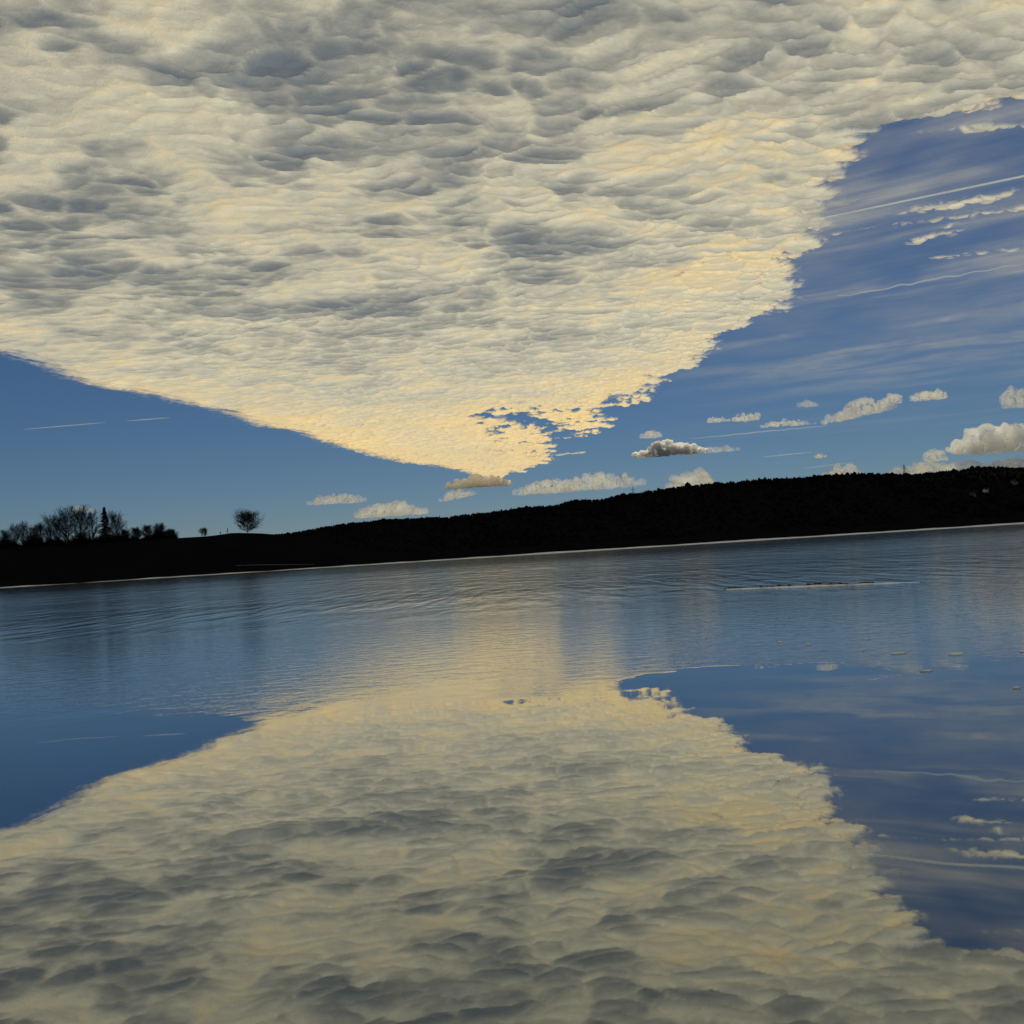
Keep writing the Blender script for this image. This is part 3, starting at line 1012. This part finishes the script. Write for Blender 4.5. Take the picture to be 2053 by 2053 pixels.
# ------------------------------------------------------------------ houses on the hillside at right
def house(label, x, y, w, d, hw, hr, rz, wall_mat):
    z = float(terrain(x, y)) + 0.1
    root = empty('house', (x, y, z))
    root.rotation_euler.z = rz
    tag(root, label, 'house', 'houses on the hillside')
    a, b = w / 2, d / 2
    link_mesh('wall', mesh('wall', [(-a, -b, -2), (a, -b, -2), (a, b, -2), (-a, b, -2), (-a, -b, hw), (a, -b, hw), (a, b, hw), (-a, b, hw), (-a, 0, hw + hr), (a, 0, hw + hr)],
              [(0, 1, 5, 4), (1, 2, 6, 9, 5), (2, 3, 7, 6), (3, 0, 4, 8, 7)]), wall_mat, root)
    e, t = 0.5, 0.25
    v = []
    for sx in (-1, 1):
        for yy, zz in ((-b - e, hw - e * hr / b), (0, hw + hr), (b + e, hw - e * hr / b)):
            v += [(sx * (a + e), yy, zz + 0.05), (sx * (a + e), yy, zz + 0.05 + t)]
    rf = link_mesh('roof', mesh('roof', v, [(1, 3, 9, 7), (3, 5, 11, 9), (0, 6, 8, 2), (2, 8, 10, 4), (0, 1, 7, 6), (4, 10, 11, 5), (0, 2, 3, 1), (2, 4, 5, 3), (6, 7, 9, 8), (8, 9, 11, 10)]), M_ROOF, root)
    cw = 0.35
    link_mesh('chimney', mesh('chimney', [(px, py, pz) for pz in (hw + hr * 0.5, hw + hr + 1) for px, py in ((a * .4 - cw, -cw), (a * .4 + cw, -cw), (a * .4 + cw, cw), (a * .4 - cw, cw))],
              [(0, 1, 5, 4), (1, 2, 6, 5), (2, 3, 7, 6), (3, 0, 4, 7), (4, 5, 6, 7)]), M_STONE, rf)
    for k in range(3):
        cx = -a + w * (k + 0.5) / 3
        link_mesh('window', mesh('window', [(cx - .5, -b - .03, 1.0), (cx + .5, -b - .03, 1.0), (cx + .5, -b - .03, 2.3), (cx - .5, -b - .03, 2.3)], [(0, 1, 2, 3)]), M_PANE, root)


house('brightest little white house on the dark hillside at right', 745, 1575, 9, 7, 3.6, 2.2, 0.2, M_PLASTER)
house('small dim house left of the bright white one', 716, 1560, 8, 7, 3.2, 2.2, -0.3, M_PLASTER_DIM)
house('dim house highest on the slope, nearest the right edge', 806, 1610, 9, 8, 3.6, 2.6, 0.5, M_PLASTER_DIM)


# ------------------------------------------------------------------ low pale wall along the far bank
def bank_wall(label, x0, x1, y, h, seed):
    n = int((x1 - x0) / 2)
    xs = np.linspace(x0, x1, n)
    top = h * (0.75 + 0.6 * fbm2(xs / 9, xs * 0 + seed, 3, seed)) * np.sin(np.linspace(0.25, math.pi - 0.25, n))
    v, f = [], []
    for i, x in enumerate(xs):
        z = float(terrain(x, y))
        t = max(0.05, float(top[i]))
        v += [(x, y - 0.5, z - 1), (x, y - 0.35, z + t), (x, y + 0.35, z + t), (x, y + 0.5, z - 1)]
        if i:
            a, b = 4 * (i - 1), 4 * i
            f += [(a, b, b + 1, a + 1), (a + 1, b + 1, b + 2, a + 2), (a + 2, b + 2, b + 3, a + 3)]
    f += [(0, 1, 2, 3), (4 * n - 1, 4 * n - 2, 4 * n - 3, 4 * n - 4)]
    tag(link_mesh('bank_wall', mesh('bank_wall', v, f), M_STONE), label, 'wall', 'low walls along the far bank')


bank_wall('longest faint pale wall line along the far bank below the hill', -112, 36, 900, 0.9, 1)
bank_wall('short faint wall line on the bank left of the longest one', -195, -140, 703, 0.28, 2)
bank_wall('faint wall line on the bank under the right half of the hill', 120, 172, 900, 0.6, 3)
bank_wall('rightmost faint wall line on the far bank', 268, 350, 900, 0.6, 4)


# ------------------------------------------------------------------ glint plates and the ice ridge on the lake
def glint_plate(label, x, y, w, d, seed, group='glint plates on the lake', t=0.012):
    rg = random.Random(seed)
    n = 9
    v = []
    ring = []
    for i in range(n):
        a = 2 * math.pi * i / n
        k = rg.uniform(0.6, 1.1)
        ring.append((math.cos(a) * w / 2 * k, math.sin(a) * d / 3 * k))
    ring = [(px * 0.75, py * 0.7) for px, py in ring]
    v += [(px, py, -0.012) for px, py in ring] + [(px * 0.93, py * 0.93, t * (1.2 + 1.4 * py / d)) for px, py in ring]
    f = [(i, (i + 1) % n, n + (i + 1) % n, n + i) for i in range(n)] + [tuple(range(n, 2 * n))]
    o = link_mesh('water_glint', mesh('water_glint', v, f), M_ICE_GLINT, loc=(x, y, 0.0))  # pale plate modelled in place of a bright glint on the water
    return tag(o, label, 'glint', group)


glint_plate('largest pale plate standing for a glint, lying on the water towards the right edge', 5.41, 12.57, 0.34, 0.3, 1)
glint_plate('narrow glint plate just left of the largest one', 4.85, 13.01, 0.28, 0.2, 2)
glint_plate('long thin glint plate below the largest one', 4.5, 11.27, 0.24, 0.1, 3)
glint_plate('pale glint plate above the left half of the calm blue patch', 3.93, 15.32, 0.14, 0.14, 4)
glint_plate('thin glint plate just right of the one above the calm patch', 4.18, 14.69, 0.11, 0.1, 5)
glint_plate('glint plate cut by the right edge', 6.14, 12.42, 0.1, 0.2, 6)
glint_plate('thin glint plate at the right edge below the other plates', 4.74, 9.74, 0.14, 0.06, 7)
for k, (x, y, w) in enumerate([(7.69, 17.64, .05), (6.45, 16.26, .06), (5.72, 14.34, .04), (4.57, 13.5, .03)]):
    glint_plate('tiny pale glint plate scattered on the water between ridge and largest one', x, y, w, w * 1.6, 20 + k, 'tiny glint plates')

# low ridge of broken ice in front of the ruffled water
root = empty('ice_ridge', (9.36, 31.0, 0))
tag(root, 'low line of broken ice with a ragged dark crest on the ruffled water at right', 'ice ridge')
n = 90
a, b = Vector((-2.6, 1.65, 0)), Vector((2.5, -1.2, 0))
v, f, v2, f2 = [], [], [], []
rg = random.Random(9)
for i in range(n + 1):
    t = i / n
    p = a.lerp(b, t)
    h = max(0.006, 0.034 + 0.04 * float(perlin2(t * 11, 0.2, 5))) * (0.35 + 0.65 * math.sin(math.pi * min(1, t * 1.05 + 0.02)) ** 0.5) * rg.uniform(0.85, 1.1)
    v += [(p.x, p.y - 0.25, -0.02), (p.x, p.y - 0.05, h * 0.55), (p.x, p.y + 0.10, h * 0.85), (p.x, p.y + 0.3, -0.02)]
    if t < 0.8:
        hh = h + rg.uniform(0.0, 0.055) * (1 if rg.random() < 0.8 else 0.1)
        v2 += [(p.x, p.y + 0.06, h * rg.uniform(0.45, 0.8)), (p.x, p.y + 0.12, hh), (p.x, p.y + 0.2, h * 0.5)]
        if i:
            q = len(v2) - 6
            f2 += [(q, q + 3, q + 4, q + 1), (q + 1, q + 4, q + 5, q + 2)]
    if i:
        q, w = 4 * (i - 1), 4 * i
        f += [(q + k, w + k, w + k + 1, q + k + 1) for k in range(3)]
link_mesh('ice_shelf', mesh('ice_shelf', v, f, True), M_ICE_GLINT, root)
link_mesh('crest', mesh('crest', v2, f2), M_DEBRIS, root)

# dark leaf floating near the camera
v = [(-.030, 0, .004), (-.012, .014, .007), (.012, .013, .006), (.032, .002, .005), (.012, -.012, .008), (-.012, -.013, .006), (0, 0, .011)]
o = link_mesh('floating_leaf', mesh('floating_leaf', v, [(6, i, (i + 1) % 6) for i in range(6)]), M_DEBRIS, loc=(-1.52, 3.42, 0))
tag(o, 'tiny dark leaf floating at the bottom left corner', 'leaf')
